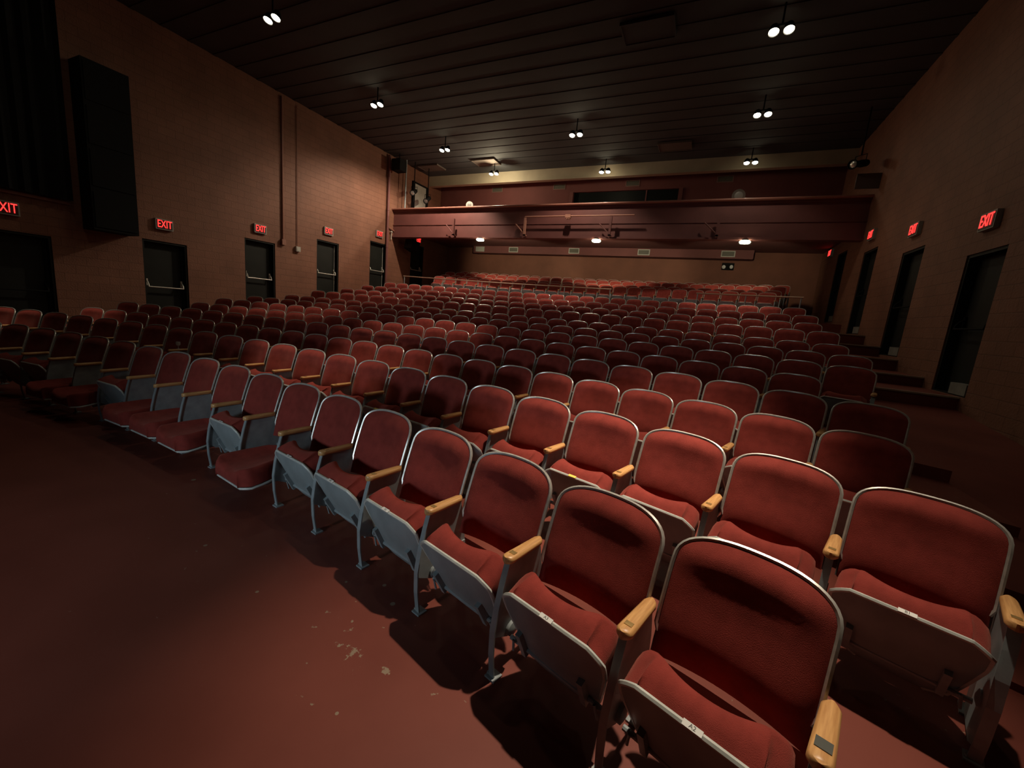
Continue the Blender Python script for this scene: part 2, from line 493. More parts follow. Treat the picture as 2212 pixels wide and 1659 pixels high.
for i, (y, t) in enumerate(zip(DOOR_Y, DOOR_TOP)):
    door(i + 1, XL, -1, y, t, False)
    zz = SIGN_Z[i] if i < 5 else 4.76
    exit_sign(XL, -1, y + (0.49 if i else 0.38), zz, 'lit red EXIT sign ' + left_names[i])
right_names = [None, None, 'over the nearest black door of the right wall', 'over the middle dark doorway of the right wall',
               'over the right-wall doorway beside the balcony end', 'under the balcony at the right wall']
for i, (y, t) in enumerate(zip(DOOR_Y, DOOR_TOP)):
    if i < 2:
        door(7 + i, XR, +1, y, t, True); continue
    door(7 + i, XR, +1, y, t, True)
    exit_sign(XR, +1, y + (0.56 if i < 5 else 1.9), [0, 0, 3.66, 4.10, 4.54, 4.72][i], 'lit red EXIT sign ' + right_names[i])

# back wall, ceiling
struct(build('wall_back', MB().box((XL - 0.3, 20.0, 1.5), (XR + 0.3, 20.3, CEIL)), BACKWALL))
mb = MB().box((XL - 0.3, -6.0, CEIL), (XR + 0.3, 20.3, CEIL + 0.2))
y = 1.0
while y < 17.6:
    mb.box((XL, y, CEIL - 0.015), (XR, y + 0.10, CEIL)); y += 0.62
struct(build('ceiling', mb, CEILM))
# cream drop beam at the rear of the ceiling
struct(build('trim_11', MB().box((XL, 17.95, 7.56), (XR, 18.10, CEIL)).box((XL, 17.90, 7.52), (XR, 18.16, 7.56)), CREAM))

# ---------------------------------------------------------------- balcony
CAPM = mat('glossy_lit_maroon_cap', (0.36, 0.155, 0.115), 0.35)  # lighter than the parapet: the lit lip is painted into the colour
bal = struct(empty('trim_12', (0, 0, 0)))
Y0 = 15.35
mb = MB()
mb.box((XL, Y0 - 0.02, 4.55), (XR, Y0 + 0.30, 4.61))                 # bottom flange
mb.box((XL, Y0 + 0.06, 4.61), (XR, Y0 + 0.14, 5.08))                 # web
mb.box((XL, Y0 + 0.035, 5.08), (XR, Y0 + 0.30, 5.11))                 # top flange
build('balcony_beam', mb, MAROON, bal)
mb = MB().box((XL, Y0 + 0.08, 5.11), (XR, Y0 + 0.14, 5.70))
mb.box((XL, Y0 + 0.03, 5.66), (XR, Y0 + 0.14, 5.73))
build('balcony_parapet', mb, MAROON, bal)
build('parapet_cap', MB().box((XL, Y0 - 0.04, 5.73), (XR, Y0 + 0.26, 5.79)).tube([(XL, Y0 - 0.04, 5.765), (XR, Y0 - 0.04, 5.765)], 0.036, 10), CAPM, bal)
build('balcony_slab', MB().box((XL, Y0 + 0.16, 4.93), (XR, 20.0, 5.06)), MAROON_WALL, bal)
mb = MB().box((-11.65, 19.45, 4.58), (1.45, 20.0, 4.93))
build('soffit', mb, MAROON_WALL, bal)
# upper back wall with the booth opening
UB = struct(empty('wall_upper_back', (0, 0, 0)))
BX0, BX1, BZ0, BZ1 = -6.30, -1.68, 6.20, 7.28
mb = MB()
mb.box((XL, 19.0, 5.06), (BX0, 19.15, CEIL)); mb.box((BX1, 19.0, 5.06), (XR, 19.15, CEIL))
mb.box((BX0, 19.0, 5.06), (BX1, 19.15, BZ0)); mb.box((BX0, 19.0, BZ1), (BX1, 19.15, CEIL))
build('wall_panel', mb, MAROON_WALL, UB)
w = struct(empty('window_1', (0, 0, 0)))
build('pane', MB().box((BX0 + 0.05, 19.10, BZ0), (BX1 - 0.05, 19.12, BZ1)), GLASS, w)
mb = MB().box((BX0 - 0.12, 18.93, BZ0 - 0.3), (BX0 + 0.04, 19.12, BZ1)).box((BX1 - 0.04, 18.93, BZ0 - 0.3), (BX1 + 0.12, 19.12, BZ1))
mb.box((-3.05, 19.06, BZ0), (-3.0, 19.11, BZ1))
build('window_frame', mb, MAROON, w)

# ---------------------------------------------------------------- grilles, lamps, pipes
def grille(x, y, z, w_, h_, label, blank=False, frame=PALE):
    e = tag(empty('vent_grille', (x, y, z)), label, 'vent', 'pale vent grilles')
    mb = MB(); t = 0.035
    if blank:
        mb.box((-w_ / 2, -0.02, -h_ / 2), (w_ / 2, 0, h_ / 2)); build('cover', mb, frame, e); return e
    mb.box((-w_ / 2, -0.025, -h_ / 2), (w_ / 2, 0, -h_ / 2 + t)).box((-w_ / 2, -0.025, h_ / 2 - t), (w_ / 2, 0, h_ / 2))
    mb.box((-w_ / 2, -0.025, -h_ / 2 + t), (-w_ / 2 + t, 0, h_ / 2 - t)).box((w_ / 2 - t, -0.025, -h_ / 2 + t), (w_ / 2, 0, h_ / 2 - t))
    build('frame', mb, frame, e)
    mb = MB().box((-w_ / 2 + t, -0.004, -h_ / 2 + t), (w_ / 2 - t, 0, h_ / 2 - t))
    nb = 5
    for i in range(nb):
        zc = -h_ / 2 + t + (h_ - 2 * t) * (i + 0.5) / nb
        mb.box((-w_ / 2 + t, -0.018, zc - 0.004), (w_ / 2 - t, -0.004, zc + 0.004))
    build('louvres', mb, mat_louvre, e)
    return e
mat_louvre = mat('olive_louvre', (0.11, 0.10, 0.075), 0.6)
DIMFRAME = mat('maroon_vent_frame', (0.22, 0.12, 0.10), 0.6)
low = ['blank pale vent cover under the balcony, furthest left', 'pale vent grille under the balcony, second from the left',
       'pale vent grille under the balcony, in the middle of five', 'pale vent grille under the balcony, fourth from the left',
       'grey vent grille under the balcony, above the twin emergency lamp']
for x, lb, bl in zip((-11.24, -9.28, -6.08, -2.85, 0.52), low, (True, False, False, False, False)):
    grille(x, 19.45, 4.765, 0.52, 0.25, lb, bl)
up = ['maroon vent above the balcony, left of the others', 'maroon vent above the balcony, left of the dark booth window',
      'maroon vent above the dark booth window', 'maroon vent above the balcony, right of the booth window']
for x, lb in zip((-10.23, -6.98, -3.64, -0.05), up):
    grille(x, 19.0, 7.55, 0.60, 0.26, lb, False, DIMFRAME)

# ceiling panels
for x, y_, lb in [(-12.6, 16.75, 'brown-grey ceiling panel in the far left corner of the ceiling'),
                  (-9.6, 16.60, 'brown-grey ceiling panel beside the lamp by the cream beam'),
                  (-1.85, 16.50, 'brown-grey ceiling panel before the cream beam, right of centre'),
                  (-2.05, 10.2, 'faint ceiling panel near the top of the photo')]:
    e = tag(empty('ceiling_panel', (x, y_, CEIL - 0.015)), lb, 'ceiling panel', 'brown-grey ceiling panels')
    pm = PANELM if y_ > 12 else CEILM
    build('panel', MB().box((-0.56, -0.36, -0.05), (0.56, 0.36, 0.0)), pm, e)
    mb = MB()
    for a in (-0.56, 0.53): mb.box((a, -0.36, -0.065), (a + 0.03, 0.36, -0.05))
    for a in (-0.36, 0.33): mb.box((-0.53, a, -0.065), (0.53, a + 0.03, -0.05))
    build('edge', mb, pm, e)

def spot(name, loc, target, energy, angle, blend, col=(1.0, 0.82, 0.62), radius=0.07, parent=None):
    ld = bpy.data.lights.new(name, 'SPOT'); ld.energy = energy; ld.spot_size = math.radians(angle); ld.spot_blend = blend
    ld.color = col; ld.shadow_soft_size = radius
    o = bpy.data.objects.new(name, ld); COL.objects.link(o)
    o.location = loc
    d = Vector(target) - Vector(loc)
    o.rotation_euler = d.to_track_quat('-Z', 'Y').to_euler()
    return o
def downlight(x, y_, label, pool, wash, spill=0.0, tgt=None, angle=36):
    e = tag(empty('ceiling_lamp', (x, y_, 7.5)), label, 'ceiling lamp', 'twin-head ceiling lamps')
    mb = MB().tube([(0, 0, 0.12), (0, 0, CEIL - 7.5)], 0.018).box((-0.18, -0.03, 0.09), (0.18, 0.03, 0.13))
    build('hanger', mb, BLACK, e)
    for sx in (-0.13, 0.13):
        ax = Vector((0.0, -0.35, -1.0)).normalized()
        o = (sx, 0, 0.06)
        mb = MB().lathe([(0.035, -0.10), (0.065, -0.07), (0.09, 0.0), (0.102, 0.06), (0.102, 0.08), (0.095, 0.08), (0.085, 0.05)], o, ax, 20)
        h = build('lamp_head', mb, BLACK, e)
        mb = MB().lathe([(0.088, 0.055), (0.080, 0.070), (0.055, 0.084), (0.012, 0.090)], o, ax, 20)
        build('lens', mb, LENS, h)
    p = (x, y_ - 0.04, 7.38)
    if pool: spot('lamp_beam', p, tgt or (x, y_, 0), pool, angle, 0.75)
    if wash: spot('lamp_wash', p, (x - 2.4 if x < -8 else x, y_, 0), wash, 138 if x < -8 else 118, 0.45)
    if spill:
        ld = bpy.data.lights.new('lamp_spill', 'POINT'); ld.energy = spill; ld.color = (1.0, 0.84, 0.55); ld.shadow_soft_size = 0.06
        o = bpy.data.objects.new('lamp_spill', ld); COL.objects.link(o); o.location = (x, y_ - 0.05, 7.37)
    return e
# x, y, label, beam, wash, spill on the ceiling, aim, beam angle
LAMPS = [
    (-10.05, 10.5, 'twin ceiling lamp nearest the left wall, brightest of the left line', 330, 50, 5),
    (-9.95, 14.0, 'twin ceiling lamp second along the left line', 420, 820, 7),
    (-9.25, 16.75, 'twin ceiling lamp before the cream beam at left', 60, 330, 115),
    (-4.68, 13.82, 'ceiling lamp of the middle line, nearer the camera', 900, 290, 8),
    (-4.49, 17.32, 'ceiling lamp of the middle line, by the cream beam', 120, 130, 14),
    (0.53, 10.24, 'ceiling lamp of the right line, nearest the top of the photo', 200, 18, 2),
    (0.62, 13.72, 'twin ceiling lamp in the middle of the right line', 950, 55, 2),
    (0.68, 17.27, 'ceiling lamp of the right line, above the balcony', 150, 25, 3),
]
for l in LAMPS: downlight(*l)
# the lamps over the front rows hang above the frame
HID = [(-9.6, 6.8, 'ceiling lamp over the left rows, above the photo', 620, 0, 0, (-9.1, 6.9, 1), 32),
       (-4.9, 6.8, 'ceiling lamp over the middle rows, above the photo', 1000, 0, 0, (-5.1, 6.7, 1), 30),
       (-4.5, 3.3, 'ceiling lamp over the front rows at centre, above the photo', 950, 0, 0, (-4.2, 3.75, 0.6), 26),
       (0.2, 3.2, 'ceiling lamp over the front rows at right, above the photo', 1500, 25, 0, (-0.4, 3.55, 0.6), 28),
       (-10.4, 3.6, 'ceiling lamp over the front rows at left, above the photo', 600, 0, 0, (-11.2, 3.2, 0.6), 25)]
for l in HID: downlight(*l)
# second head of the front right lamp, turned down to the floor before the front row
spot('lamp_beam', (0.33, 3.1, 7.38), (-0.15, 1.8, 0), 1750, 32, 1.0)
# cool low fill light added from the stage side, its lamp unseen
spot('stage_side_fill', (-2.6, -3.2, 1.30), (-2.9, 2.2, 0.50), 270, 62, 1.0, (0.74, 0.90, 1.0), 0.30)

def under_lamp(x, label, power=260):
    e = tag(empty('balcony_lamp', (x, Y0 + 0.02, 4.55)), label, 'lamp', 'globe lamps under the balcony front')
    build('base', MB().lathe([(0.10, 0.0), (0.10, 0.02), (0.08, 0.035)], (0, 0, 0), (0, 0, -1), 20), BLACK, e)
    mb = MB().lathe([(0.06, 0.02), (0.14, 0.035), (0.17, 0.07), (0.15, 0.11), (0.09, 0.135), (0.01, 0.14)], (0, 0, 0), (0, 0, -1), 24)
    build('globe', mb, LENS_LOW, e)
    mb = MB()
    for a in (-0.19, 0.19): mb.tube([(a, 0, -0.01), (a, 0, -0.12)], 0.006, 6)
    mb.tube([(-0.19, 0, -0.145), (0.19, 0, -0.145)], 0.006, 6); build('cage', mb, BLACK, e)
    spot('globe_light', (x, Y0 + 0.20, 4.36), (x, Y0 + 5.0, 4.05), power, 86, 0.5, (1.0, 0.88, 0.58), 0.10)
    ld = bpy.data.lights.new('globe_spill', 'POINT'); ld.energy = 7; ld.color = (1.0, 0.88, 0.58); ld.shadow_soft_size = 0.10
    o = bpy.data.objects.new('globe_spill', ld); COL.objects.link(o); o.location = (x, Y0 + 0.02, 4.33)
under_lamp(-8.91, 'glowing globe lamp under the balcony front, leftmost of three')
under_lamp(-4.00, 'glowing globe lamp under the balcony front, middle of three')
under_lamp(0.83, 'glowing globe lamp under the balcony front, rightmost of three', 130)

LITPIPE = mat('lit_maroon_pipe', (0.46, 0.22, 0.16), 0.5)  # maroon pipe lightened to pink, lamplight put into its colour
# pipe with hanging box on the balcony front, and its brackets
e = tag(empty('lighting_pipe', (-5.0, Y0 - 0.22, 5.30)), 'maroon lighting pipe along the middle of the balcony front', 'pipe')
build('pipe', MB().tube([(-1.85, 0, 0), (2.3, 0, 0)], 0.024, 10), LITPIPE, e)
build('junction_box', MB().box((-0.20, -0.06, -0.07), (0.0, 0.06, 0.05)).box((-0.16, -0.05, -0.11), (-0.10, 0.05, -0.07)).box((-0.08, -0.05, -0.11), (-0.02, 0.05, -0.07)), LITPIPE, e)
for x, lb in [(-10.12, 'steel strut bracket on the balcony front, leftmost of four'), (-6.83, 'steel strut bracket at the left end of the lighting pipe'),
              (-3.50, 'steel strut bracket right of the lighting pipe box'), (-0.02, 'steel strut bracket on the balcony front, rightmost of four')]:
    e = tag(empty('strut_bracket', (x, Y0 - 0.05, 4.61)), lb, 'bracket', 'strut brackets on the balcony front')
    bm_ = LITPIPE if x == -6.83 else MAROON  # the bracket that catches light gets the lightened colour
    build('upright', MB().box((-0.04, -0.19, 0.0), (0.04, -0.11, 0.66)).box((-0.04, -0.19, 0.0), (0.04, 0.02, 0.04)), bm_, e)
    R_ = Matrix.Rotation(math.radians(-45), 3, 'Y')
    build('strut', MB().tube([(0.0, -0.15, 0.05), (-0.42, -0.10, 0.44)], 0.022, 8), bm_, e)

# conduits and boxes on the left wall
e = tag(empty('conduit', (XL + 0.04, 9.88, 3.30)), 'brown conduit with junction box high on the left wall', 'conduit')
build('pipe', MB().tube([(0, 0, 0.08), (0, 0, 4.6)], 0.028, 8), PIPE, e)
build('junction_box', MB().box((-0.03, -0.07, -0.08), (0.06, 0.07, 0.10)), PIPE, e)
e = tag(empty('wall_box', (XL, 10.44, 3.17)), 'small white box at the foot of a thin conduit', 'electrical box')
build('box', MB().box((0.0, -0.085, -0.085), (0.09, 0.085, 0.085)).box((0.09, -0.06, -0.06), (0.10, 0.06, 0.06)), PALE, e)
build('conduit', MB().tube([(0.03, 0.0, 0.08), (0.03, 0.0, 4.7)], 0.012, 8), PIPE, e)
e = tag(empty('drainpipe', (XL + 0.10, 14.93, CROSS_Z)), 'maroon downpipe at the corner where the balcony meets the wall', 'pipe')
build('pipe', MB().tube([(0, 0, 0.0), (0, 0, 6.1)], 0.055, 12), MAROON, e)
mb = MB()
for zz in (0.6, 2.2, 3.8, 5.2): mb.tube([(0, 0, zz), (0, 0, zz + 0.06)], 0.068, 12)
build('collar', mb, MAROON, e)
e = tag(empty('pipe_bracket', (XL + 0.06, 15.05, 4.92)), 'pinkish angled wall bracket with a small valve by the downpipe', 'bracket')
build('arm', MB().box((0.0, -0.02, -0.02), (0.03, 0.55, 0.03), rot=Matrix.Rotation(math.radians(-14), 3, 'X')), PIPE, e)
build('valve', MB().lathe([(0.03, 0), (0.06, 0.03), (0.06, 0.06), (0.02, 0.09)], (0.03, 0.15, -0.22), (0, 0, 1), 12).tube([(0.03, 0.15, -0.5), (0.03, 0.15, -0.2)], 0.02), PALE, e)
# ledge and hanging speaker stack in the dark stage corner
e = tag(empty('wall_rail', (XL, 1.0, 3.17)), 'faint horizontal rail above the stage-side door at left', 'rail')
build('rail', MB().box((0.0, 0.0, -0.03), (0.06, 3.6, 0.03)), PIPE, e)
e = tag(empty('shade_sheet', (XL + 0.16, 1.3, 3.22)), 'black sheet added as shade above the rail at the left edge', 'shade sheet')  # folded black sheet added to darken the stage-side wall
P = []
for zz in (0.0, 2.4, 4.75):
    P.append([(0.05 * math.sin(i * 1.9), -3.3 + 6.6 * i / 90, zz) for i in range(91)])
me_ = MB().grid(P).grid([[(p[0] + 0.012, p[1], p[2]) for p in r_] for r_ in P], 0, True)
build('dark_sheet', me_, BLACK, e)
build('sheet_hem', MB().tube([(p[0] + 0.006, p[1], 0.01) for p in P[0]], 0.012, 5), BLACK, e)
e = tag(empty('speaker_column', (XL + 0.28, 5.22, 2.66)), 'tall black loudspeaker stack hanging on the left wall', 'loudspeaker')
mb = MB(); mb.box((-0.28, -0.42, 0.0), (0.25, 0.42, 3.6)); build('cabinet', mb, BLACK, e)
mb = MB()
for i in range(4): mb.box((0.25, -0.38, 0.06 + 0.9 * i), (0.265, 0.38, 0.84 + 0.9 * i))
build('front_grille', mb, BLACK, e)

# under-balcony speaker at the left
e = tag(empty('hanging_speaker', (-12.95, 15.95, 4.10)), 'black loudspeaker tucked under the left end of the balcony', 'loudspeaker')
build('cabinet', MB().box((-0.24, -0.24, -0.02), (0.24, 0.24, 0.42), rot=Matrix.Rotation(math.radians(-14), 3, 'X')), BLACK, e)
build('bracket', MB().tube([(0, 0.05, 0.36), (0, 0.05, 0.83)], 0.02), BLACK, e)
build('front_grille', MB().box((-0.21, -0.26, 0.0), (0.21, -0.24, 0.38), rot=Matrix.Rotation(math.radians(-14), 3, 'X')), DOORM, e)

# upper left: pale panel, stage spotlights on a pipe
e = tag(empty('wall_panel', (XL, 17.2, 6.75)), 'pale panel on the side wall above the left end of the balcony', 'panel')
build('board', MB().box((0.0, -0.46, -0.90), (0.04, 0.46, 0.58)), PALE, e)
build('frame', MB().box((0.0, 0.46, -0.90), (0.10, 0.60, 0.64)).box((0.0, -0.60, -0.90), (0.10, -0.46, 0.64)).box((0.0, -0.46, 0.58), (0.10, 0.46, 0.64)), BLACK, e)
def stage_light(loc, aim, label, pale=False, drop=0.55):
    e = tag(empty('stage_spotlight', loc), label, 'stage light', 'stage lights beside the balcony')
    ax = Vector(aim).normalized()
    mb = MB().lathe([(0.05, -0.34), (0.09, -0.30), (0.10, -0.05), (0.085, 0.0), (0.085, 0.22), (0.125, 0.30), (0.125, 0.33), (0.11, 0.33), (0.10, 0.28)], (0, 0, 0), ax, 20)
    build('barrel', mb, BLACK, e)
    build('lens', MB().lathe([(0.10, 0.285), (0.07, 0.305), (0.01, 0.312)], (0, 0, 0), ax, 20), CHROME, e)
    sd = ax.cross(Vector((0, 0, 1))).normalized() * 0.14
    mb = MB().tube([sd, sd + Vector((0, 0, 0.22)), -sd + Vector((0, 0, 0.22)), -sd], 0.012, 6).tube([(0, 0, 0.22), (0, 0, drop)], 0.02, 6)
    build('yoke', mb, BLACK, e)
    return e
e = tag(empty('lighting_boom', (XL + 0.35, 15.75, 5.79)), 'dark vertical lighting pipe above the left end of the balcony', 'pipe')
build('pipe', MB().tube([(0, 0, 0), (0, 0, 2.2)], 0.03, 8), STEEL, e)
build('foot_plate', MB().box((-0.12, -0.12, 0.0), (0.12, 0.12, 0.015)), STEEL, e)
stage_light((-13.0, 16.05, 6.70), (0.35, -0.75, -0.35), 'dark stage spotlight at the far left of the balcony', drop=1.30)
stage_light((-12.75, 16.75, 6.55), (0.30, -0.8, -0.45), 'dark stage spotlight before the pale panel', drop=1.45)
stage_light((3.30, 15.05, 6.55), (-0.6, -0.65, -0.25), 'dark stage spotlight at the right end of the balcony', drop=1.45)
e = tag(empty('ceiling_speaker', (XL + 0.5, 15.10, 7.30)), 'black box loudspeaker high in the left corner', 'loudspeaker')
build('cabinet', MB().box((-0.25, -0.22, -0.02), (0.22, 0.22, 0.45)), BLACK, e)
build('bracket', MB().tube([(0, 0, 0.45), (0, 0, 0.70)], 0.02), BLACK, e)
build('front_grille', MB().box((-0.22, -0.235, 0.01), (0.19, -0.22, 0.42)), DOORM, e)
# pale stage light bracket board at the right
e = tag(empty('wall_panel', (XR, 15.05, 6.1)), 'dim pale board below the right-hand stage spotlight', 'panel')
build('board', MB().box((-0.55, -0.02, -0.22), (0.0, 0.02, 0.18)), PANELM, e)
# round lamps on the parapet
for x, z, r, lb, mt in [(-9.60, 5.79, 0.15, 'round pale floodlight sitting on the balcony ledge at left', PALE),
                        (0.42, 5.79, 0.20, 'round grey floodlight sitting on the balcony ledge at right', PANELM)]:
    e = tag(empty('ledge_floodlight', (x, Y0 + 0.12, z)), lb, 'floodlight', 'round floodlights on the balcony ledge')
    build('housing', MB().lathe([(r * 0.4, -0.12), (r * 0.9, -0.08), (r, 0.0), (r, 0.03), (r * 0.9, 0.03)], (0, 0.0, r * 0.62), (0.2, -1, -0.12), 24), mt, e)
    build('lens', MB().lathe([(r * 0.88, 0.02), (r * 0.5, 0.035), (0.01, 0.04)], (0, 0.0, r * 0.62), (0.2, -1, -0.12), 24), CHROME, e)
    build('stand', MB().box((-0.08, -0.03, 0.0), (0.08, 0.08, 0.03)), BLACK, e)
# emergency light on the back wall
e = tag(empty('emergency_light', (0.60, 20.0, 4.31)), 'twin-head emergency light on the rear wall', 'emergency light')
build('housing', MB().box((-0.22, -0.10, -0.12), (0.24, 0.0, 0.16)), BLACK, e)
for sx, axx in ((-0.10, (-0.5, -1, -0.2)), (0.08, (0.5, -1, -0.1))):
    h = build('lamp_head', MB().lathe([(0.03, 0), (0.075, 0.10), (0.085, 0.12)], (sx, -0.10, 0.0), axx, 16), CHROME, e)
    build('lens', MB().lathe([(0.08, 0.115), (0.05, 0.13), (0.01, 0.135)], (sx, -0.10, 0.0), axx, 16), WHITE_LABEL, h)

# ---------------------------------------------------------------- handrail before the rear block
def handrail(x0, x1, label, n):
    xs = np.linspace(x0, x1, n)
    Rr = 30.45
    pts = [(x, arc_y(Rr, x), 2.80 + 0.0) for x in xs]
    bx, by = pts[len(pts) // 2][0], pts[len(pts) // 2][1]
    zf = REAR[0][1]
    e = tag(empty('handrail', (bx, by, zf)), label, 'handrail', 'handrails behind the main block')
    loc = [(x - bx, y_ - by, z - zf) for x, y_, z in pts]
    build('rail', MB().tube(loc, 0.024, 8), RAILM, e)
    m_ = max(2, int((x1 - x0) / 1.6))
    for i in range(m_ + 1):
        x = x0 + 0.05 + (x1 - x0 - 0.1) * i / m_
        y_ = arc_y(Rr, x)
        mb = MB().tube([(x - bx, y_ - by, 0.0), (x - bx, y_ - by, 0.68)], 0.018, 8).lathe([(0.05, 0), (0.05, 0.012), (0.02, 0.02)], (x - bx, y_ - by, 0), (0, 0, 1), 12)
        build('post', mb, STEEL, e)
handrail(-12.55, -3.30, 'long thin brass handrail before the rear seats, left part', 24)
handrail(-0.35, 2.60, 'short pale handrail before the rear seats at right', 10)

# ---------------------------------------------------------------- theater seat meshes
HB, YB, SLOPE = 0.845, 0.39, 0.30       # back: peak height, y at the peak, recline
BW, ZSH, Z0 = 0.250, 0.728, 0.385
def ztop(x): return ZSH + (HB - ZSH) * max(0.0, 1 - abs(x / BW) ** 3.0) ** (1 / 3.0)
def back_pt(x, z, off):
    """point of the reclined, wrapped back sheet; off = towards the sitter"""
    y = YB - (HB - z) * SLOPE - 0.045 * (x / BW) ** 2 + 0.05 * ((z - 0.62) / 0.25) ** 2 * 0.25
    return (x, y - off, z + off * SLOPE * 0.3)
def make_back(nx, nz):
    us = [math.sin(t) for t in np.linspace(-PI / 2, PI / 2, nx)]
    front = []; rear = []
    for j in range(nz):
        tv = 0.5 - 0.5 * math.cos(PI * j / (nz - 1))
        fr = []; rr = []
        for u in us:
            x = u * (BW - 0.008); z = Z0 + (ztop(x) - 0.006 - Z0) * tv
            edge = (1 - abs(u) ** 6) * (1 - abs(2 * tv - 1) ** 6)
            belly = 0.030 * edge + 0.022 * edge * math.exp(-((z - 0.80) / 0.055) ** 2) + 0.016 * edge * math.exp(-((z - 0.50) / 0.10) ** 2)
            fr.append(back_pt(x, z, 0.004 + belly))
        front.append(fr)
    pad = MB().grid(front)
    # shell behind, with the rolled bright rim
    for j in range(nz):
        tv = j / (nz - 1)
        rr = []
        for u in us:
            x = u * BW; z = Z0 + (ztop(x) - Z0) * tv
            edge = (1 - abs(u) ** 4) * (1 - abs(2 * tv - 1) ** 4)
            rr.append(back_pt(x, z, -0.012 - 0.025 * edge))
        rear.append(rr)
    shell = MB().grid(rear, 1, True)
    out = [back_pt(-BW, z, 0.0) for z in np.linspace(0.50, ZSH, 6)]
    for t in np.linspace(0, PI, max(9, nx))[1:-1]:
        x = -BW * math.cos(t); out.append(back_pt(x, ztop(x), 0.0))
    out += [back_pt(BW, z, 0.0) for z in np.linspace(ZSH, 0.50, 6)]
    out = [(out[0][0] + 0.012, out[0][1] - 0.004, out[0][2] - 0.028)] + out + [(out[-1][0] - 0.012, out[-1][1] - 0.004, out[-1][2] - 0.028)]
    rim = MB().tube(out, 0.0085, 6)
    shell.add(rim.v, rim.f, 0)
    return pad.mesh('backrest', FABRIC, 60), shell.mesh('back_shell', [RIM, PAN], 50)

SEAT_P = (0.0, 0.075, 0.205)          # hinge; seat meshes are modelled lying level, hinge at the origin
SL, SR, SWF, SWR = 0.30, 0.115, 0.236, 0.160  # depth, half widths
def plan_half(t):                   # t 0 rear .. 1 front; half width of the pan with rounded front corners
    w0 = SWR + (SWF - SWR) * min(1.0, t / 0.72) ** 0.75
    d = (1 - t) * (SL + SR); c = 0.048
    if d < c: w0 -= (c - d) * 0.95 + 0.012 * (1 - d / c) ** 3
    d2 = t * (SL + SR)
    if d2 < 0.05: w0 -= 0.05 * (1 - d2 / 0.05) ** 2
    return w0
def seat_y(t): return SR - t * (SL + SR)
def make_seat(nx, ny):
    ts = [1 - (1 - i / (ny - 1)) ** 1.6 for i in range(ny)]
    us = [math.sin(a) for a in np.linspace(-PI / 2, PI / 2, nx)]
    top = []; under = []
    for t in ts:
        h = plan_half(t) - 0.006
        tr = []; ur = []
        for u in us:
            e = max(0.0, 1 - abs(u) ** 18)
            fr = 1 - max(0, (t - 0.86) / 0.14) ** 4 * 0.14
            z = 0.012 + (0.080 + 0.056 * abs(u) ** 2.2 + 0.016 * t) * (e ** 0.3) * fr
            tr.append((h * u, seat_y(t) - 0.006 * (t > 0.99), z))
        top.append(tr)
    # front nose
    nose = []
    for w_ in np.linspace(0, 1, 5):
        nr = []
        for i, u in enumerate(us):
            x, y, z = top[-1][i]
            zz = 0.008 + (z - 0.008) * (1 - w_)
            nr.append((x, y - 0.014 * math.sin(PI * w_) + 0.004 * w_, zz))
        nose.append(nr)
    cu = MB().grid(top + nose[1:])
    rear = [[(p[0], p[1], 0.010 + (p[2] - 0.010) * w_) for p in top[0]] for w_ in (0, 1)]
    cu.grid(rear)
    cushion = cu.mesh('seat_cushion', FABRIC, 70)
    pn = MB()
    for t in ts:
        h = plan_half(t)
        ur = []
        for u in us:
            e = 1 - abs(u) ** 4
            dd = 0.030 * e * (1 - max(0, (t - 0.55) / 0.45) ** 2) * min(1, t / 0.15) + 0.004
            ur.append((h * u, seat_y(t), -dd))
        under.append(ur)
    pn.grid(under, 0, True)
    # rolled rim along sides and front
    rim = []
    for t in ts: rim.append((-plan_half(t), seat_y(t), 0.0))
    rim += [(u * plan_half(1), -SL - 0.002, 0.0) for u in us[1:-1]]
    for t in ts[::-1]: rim.append((plan_half(t), seat_y(t), 0.0))
    rb = MB().tube(rim, 0.009, 6); pn.add(rb.v, rb.f, 1)
    pan = pn.mesh('seat_pan', [PAN, PAN_RIM], 50)
    return cushion, pan
PAN_RIM = mat('pan_rim_enamel', (0.56, 0.59, 0.56), 0.35, var=0.12, vscale=25)

def make_arm(full=True):
    # wooden arm: front at y = 0, rear at y = .262, slightly wider at the front
    n = 20; L = 0.248; prof = []
    for i in range(n + 1):
        t = 0.5 - 0.5 * math.cos(PI * i / n)
        w0 = 0.030 - 0.006 * t
        d = min(t * L, (1 - t) * L); r = 0.026
        if d < r: w0 *= math.sqrt(max(0.0, 1 - (1 - d / r) ** 2)) * 0.999 + 0.001
        prof.append((t * L, max(w0, 0.004)))
    mb = MB()
    rings = []
    for (y, w0) in prof:
        c = min(0.008, w0 * 0.45)
        z1, z0 = 0.0, -0.030 if full else -0.026
        rings.append([(-w0, y, z0 + c), (-w0, y, z1 - c), (-w0 + c, y, z1), (w0 - c, y, z1), (w0, y, z1 - c), (w0, y, z0 + c), (w0 - c, y, z0), (-w0 + c, y, z0), (-w0, y, z0 + c)])
    mb.grid(rings)
    mb.add(rings[0][:8], [tuple(range(8))]); mb.add(rings[-1][:8], [tuple(range(7, -1, -1))])
    return mb.mesh('armrest', WOOD, 50)
ARM = make_arm()
